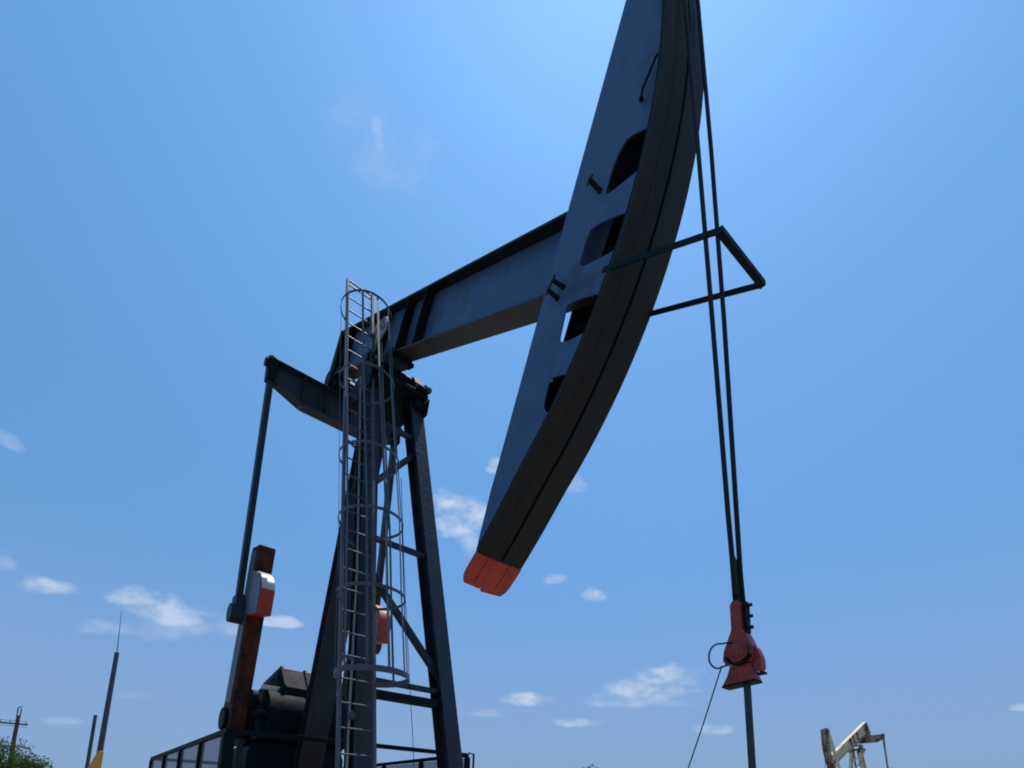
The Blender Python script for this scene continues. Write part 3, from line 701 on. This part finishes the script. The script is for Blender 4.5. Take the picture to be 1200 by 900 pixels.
lift = N.new('ShaderNodeMapRange'); lift.inputs[1].default_value = .3; lift.inputs[2].default_value = .85; L.new(tz.outputs[2], lift.inputs[0])
# the camera's tone response: a phone compresses the range of the sky
sp = N.new('ShaderNodeSeparateColor'); L.new(sky.outputs[0], sp.inputs[0]); cb = N.new('ShaderNodeCombineColor')
for i, (g_, k_) in enumerate(((.50, .338), (.45, .615), (.60, 1.06))):
    L.new(mth('MULTIPLY', mth('MULTIPLY', mth('POWER', mth('MULTIPLY', sp.outputs[i], STR), g_), k_/STR), mth('ADD', mth('MULTIPLY', lift.outputs[0], (.03, .14, .22)[i]), (1, .975, .97)[i])), cb.inputs[i])
sz_ = N.new('ShaderNodeSeparateXYZ'); L.new(nrm.outputs[0], sz_.inputs[0])
hz = N.new('ShaderNodeMapRange'); hz.interpolation_type = 'SMOOTHSTEP'; hz.inputs[1].default_value = .46; hz.inputs[2].default_value = .0; hz.inputs[4].default_value = .92; L.new(sz_.outputs[2], hz.inputs[0])
hm = N.new('ShaderNodeMix'); hm.data_type = 'RGBA'; L.new(hz.outputs[0], hm.inputs[0]); L.new(cb.outputs[0], hm.inputs[6]); hm.inputs[7].default_value = (.25/STR, .376/STR, .605/STR, 1)
mix = N.new('ShaderNodeMix'); mix.data_type = 'RGBA'; L.new(total, mix.inputs[0]); L.new(hm.outputs[2], mix.inputs[6]); cs_ = N.new('ShaderNodeMapRange'); cs_.inputs[1].default_value = .38; cs_.inputs[2].default_value = .62; L.new(nz.outputs[0], cs_.inputs[0])
cm = N.new('ShaderNodeMix'); cm.data_type = 'RGBA'; L.new(cs_.outputs[0], cm.inputs[0]); cm.inputs[6].default_value = (4.3, 5.2, 7.0, 1); cm.inputs[7].default_value = (6.4, 7.2, 8.8, 1); L.new(cm.outputs[2], mix.inputs[7])
L.new(mix.outputs[2], bg.inputs['Color']); bg.inputs['Strength'].default_value = STR

sl = bpy.data.lights.new('sun', 'SUN'); sl.energy = 3.6; sl.angle = R(.53); sl.color = (1, .95, .88)
so = bpy.data.objects.new('sun', sl); COL.objects.link(so); so.rotation_euler = SUN.to_track_quat('Z', 'Y').to_euler()

# ------------------------------------------------------------------ camera
cd_ = bpy.data.cameras.new('camera'); cam = bpy.data.objects.new('camera', cd_); COL.objects.link(cam); scene.camera = cam
ps, th, ro = R(139.4057), R(10.9896), R(1.2513)
F = Vector((math.cos(ps)*math.cos(th), math.sin(ps)*math.cos(th), math.sin(th)))
Rt = Vector((math.sin(ps), -math.cos(ps), 0)); U = Rt.cross(F)
R2 = Rt*math.cos(ro)+U*math.sin(ro); U2 = -Rt*math.sin(ro)+U*math.cos(ro)
cam.matrix_world = Matrix(((R2.x, U2.x, -F.x, 7.4121), (R2.y, U2.y, -F.y, -3.5638), (R2.z, U2.z, -F.z, 1.4671), (0, 0, 0, 1)))
cd_.sensor_fit = 'HORIZONTAL'; cd_.sensor_width = 36; cd_.lens = 638.741/1200*36
cd_.shift_y = (828.3403-450)/1200; cd_.shift_x = 0
cd_.clip_start = .05; cd_.clip_end = 8000

scene.render.engine = 'CYCLES'
scene.render.resolution_x = 1024; scene.render.resolution_y = 768
scene.cycles.filter_width = 1.9
vs_ = scene.view_settings; vs_.view_transform = 'Standard'; vs_.look = 'None'; vs_.gamma = 1; vs_.exposure = 0; vs_.use_curve_mapping = False
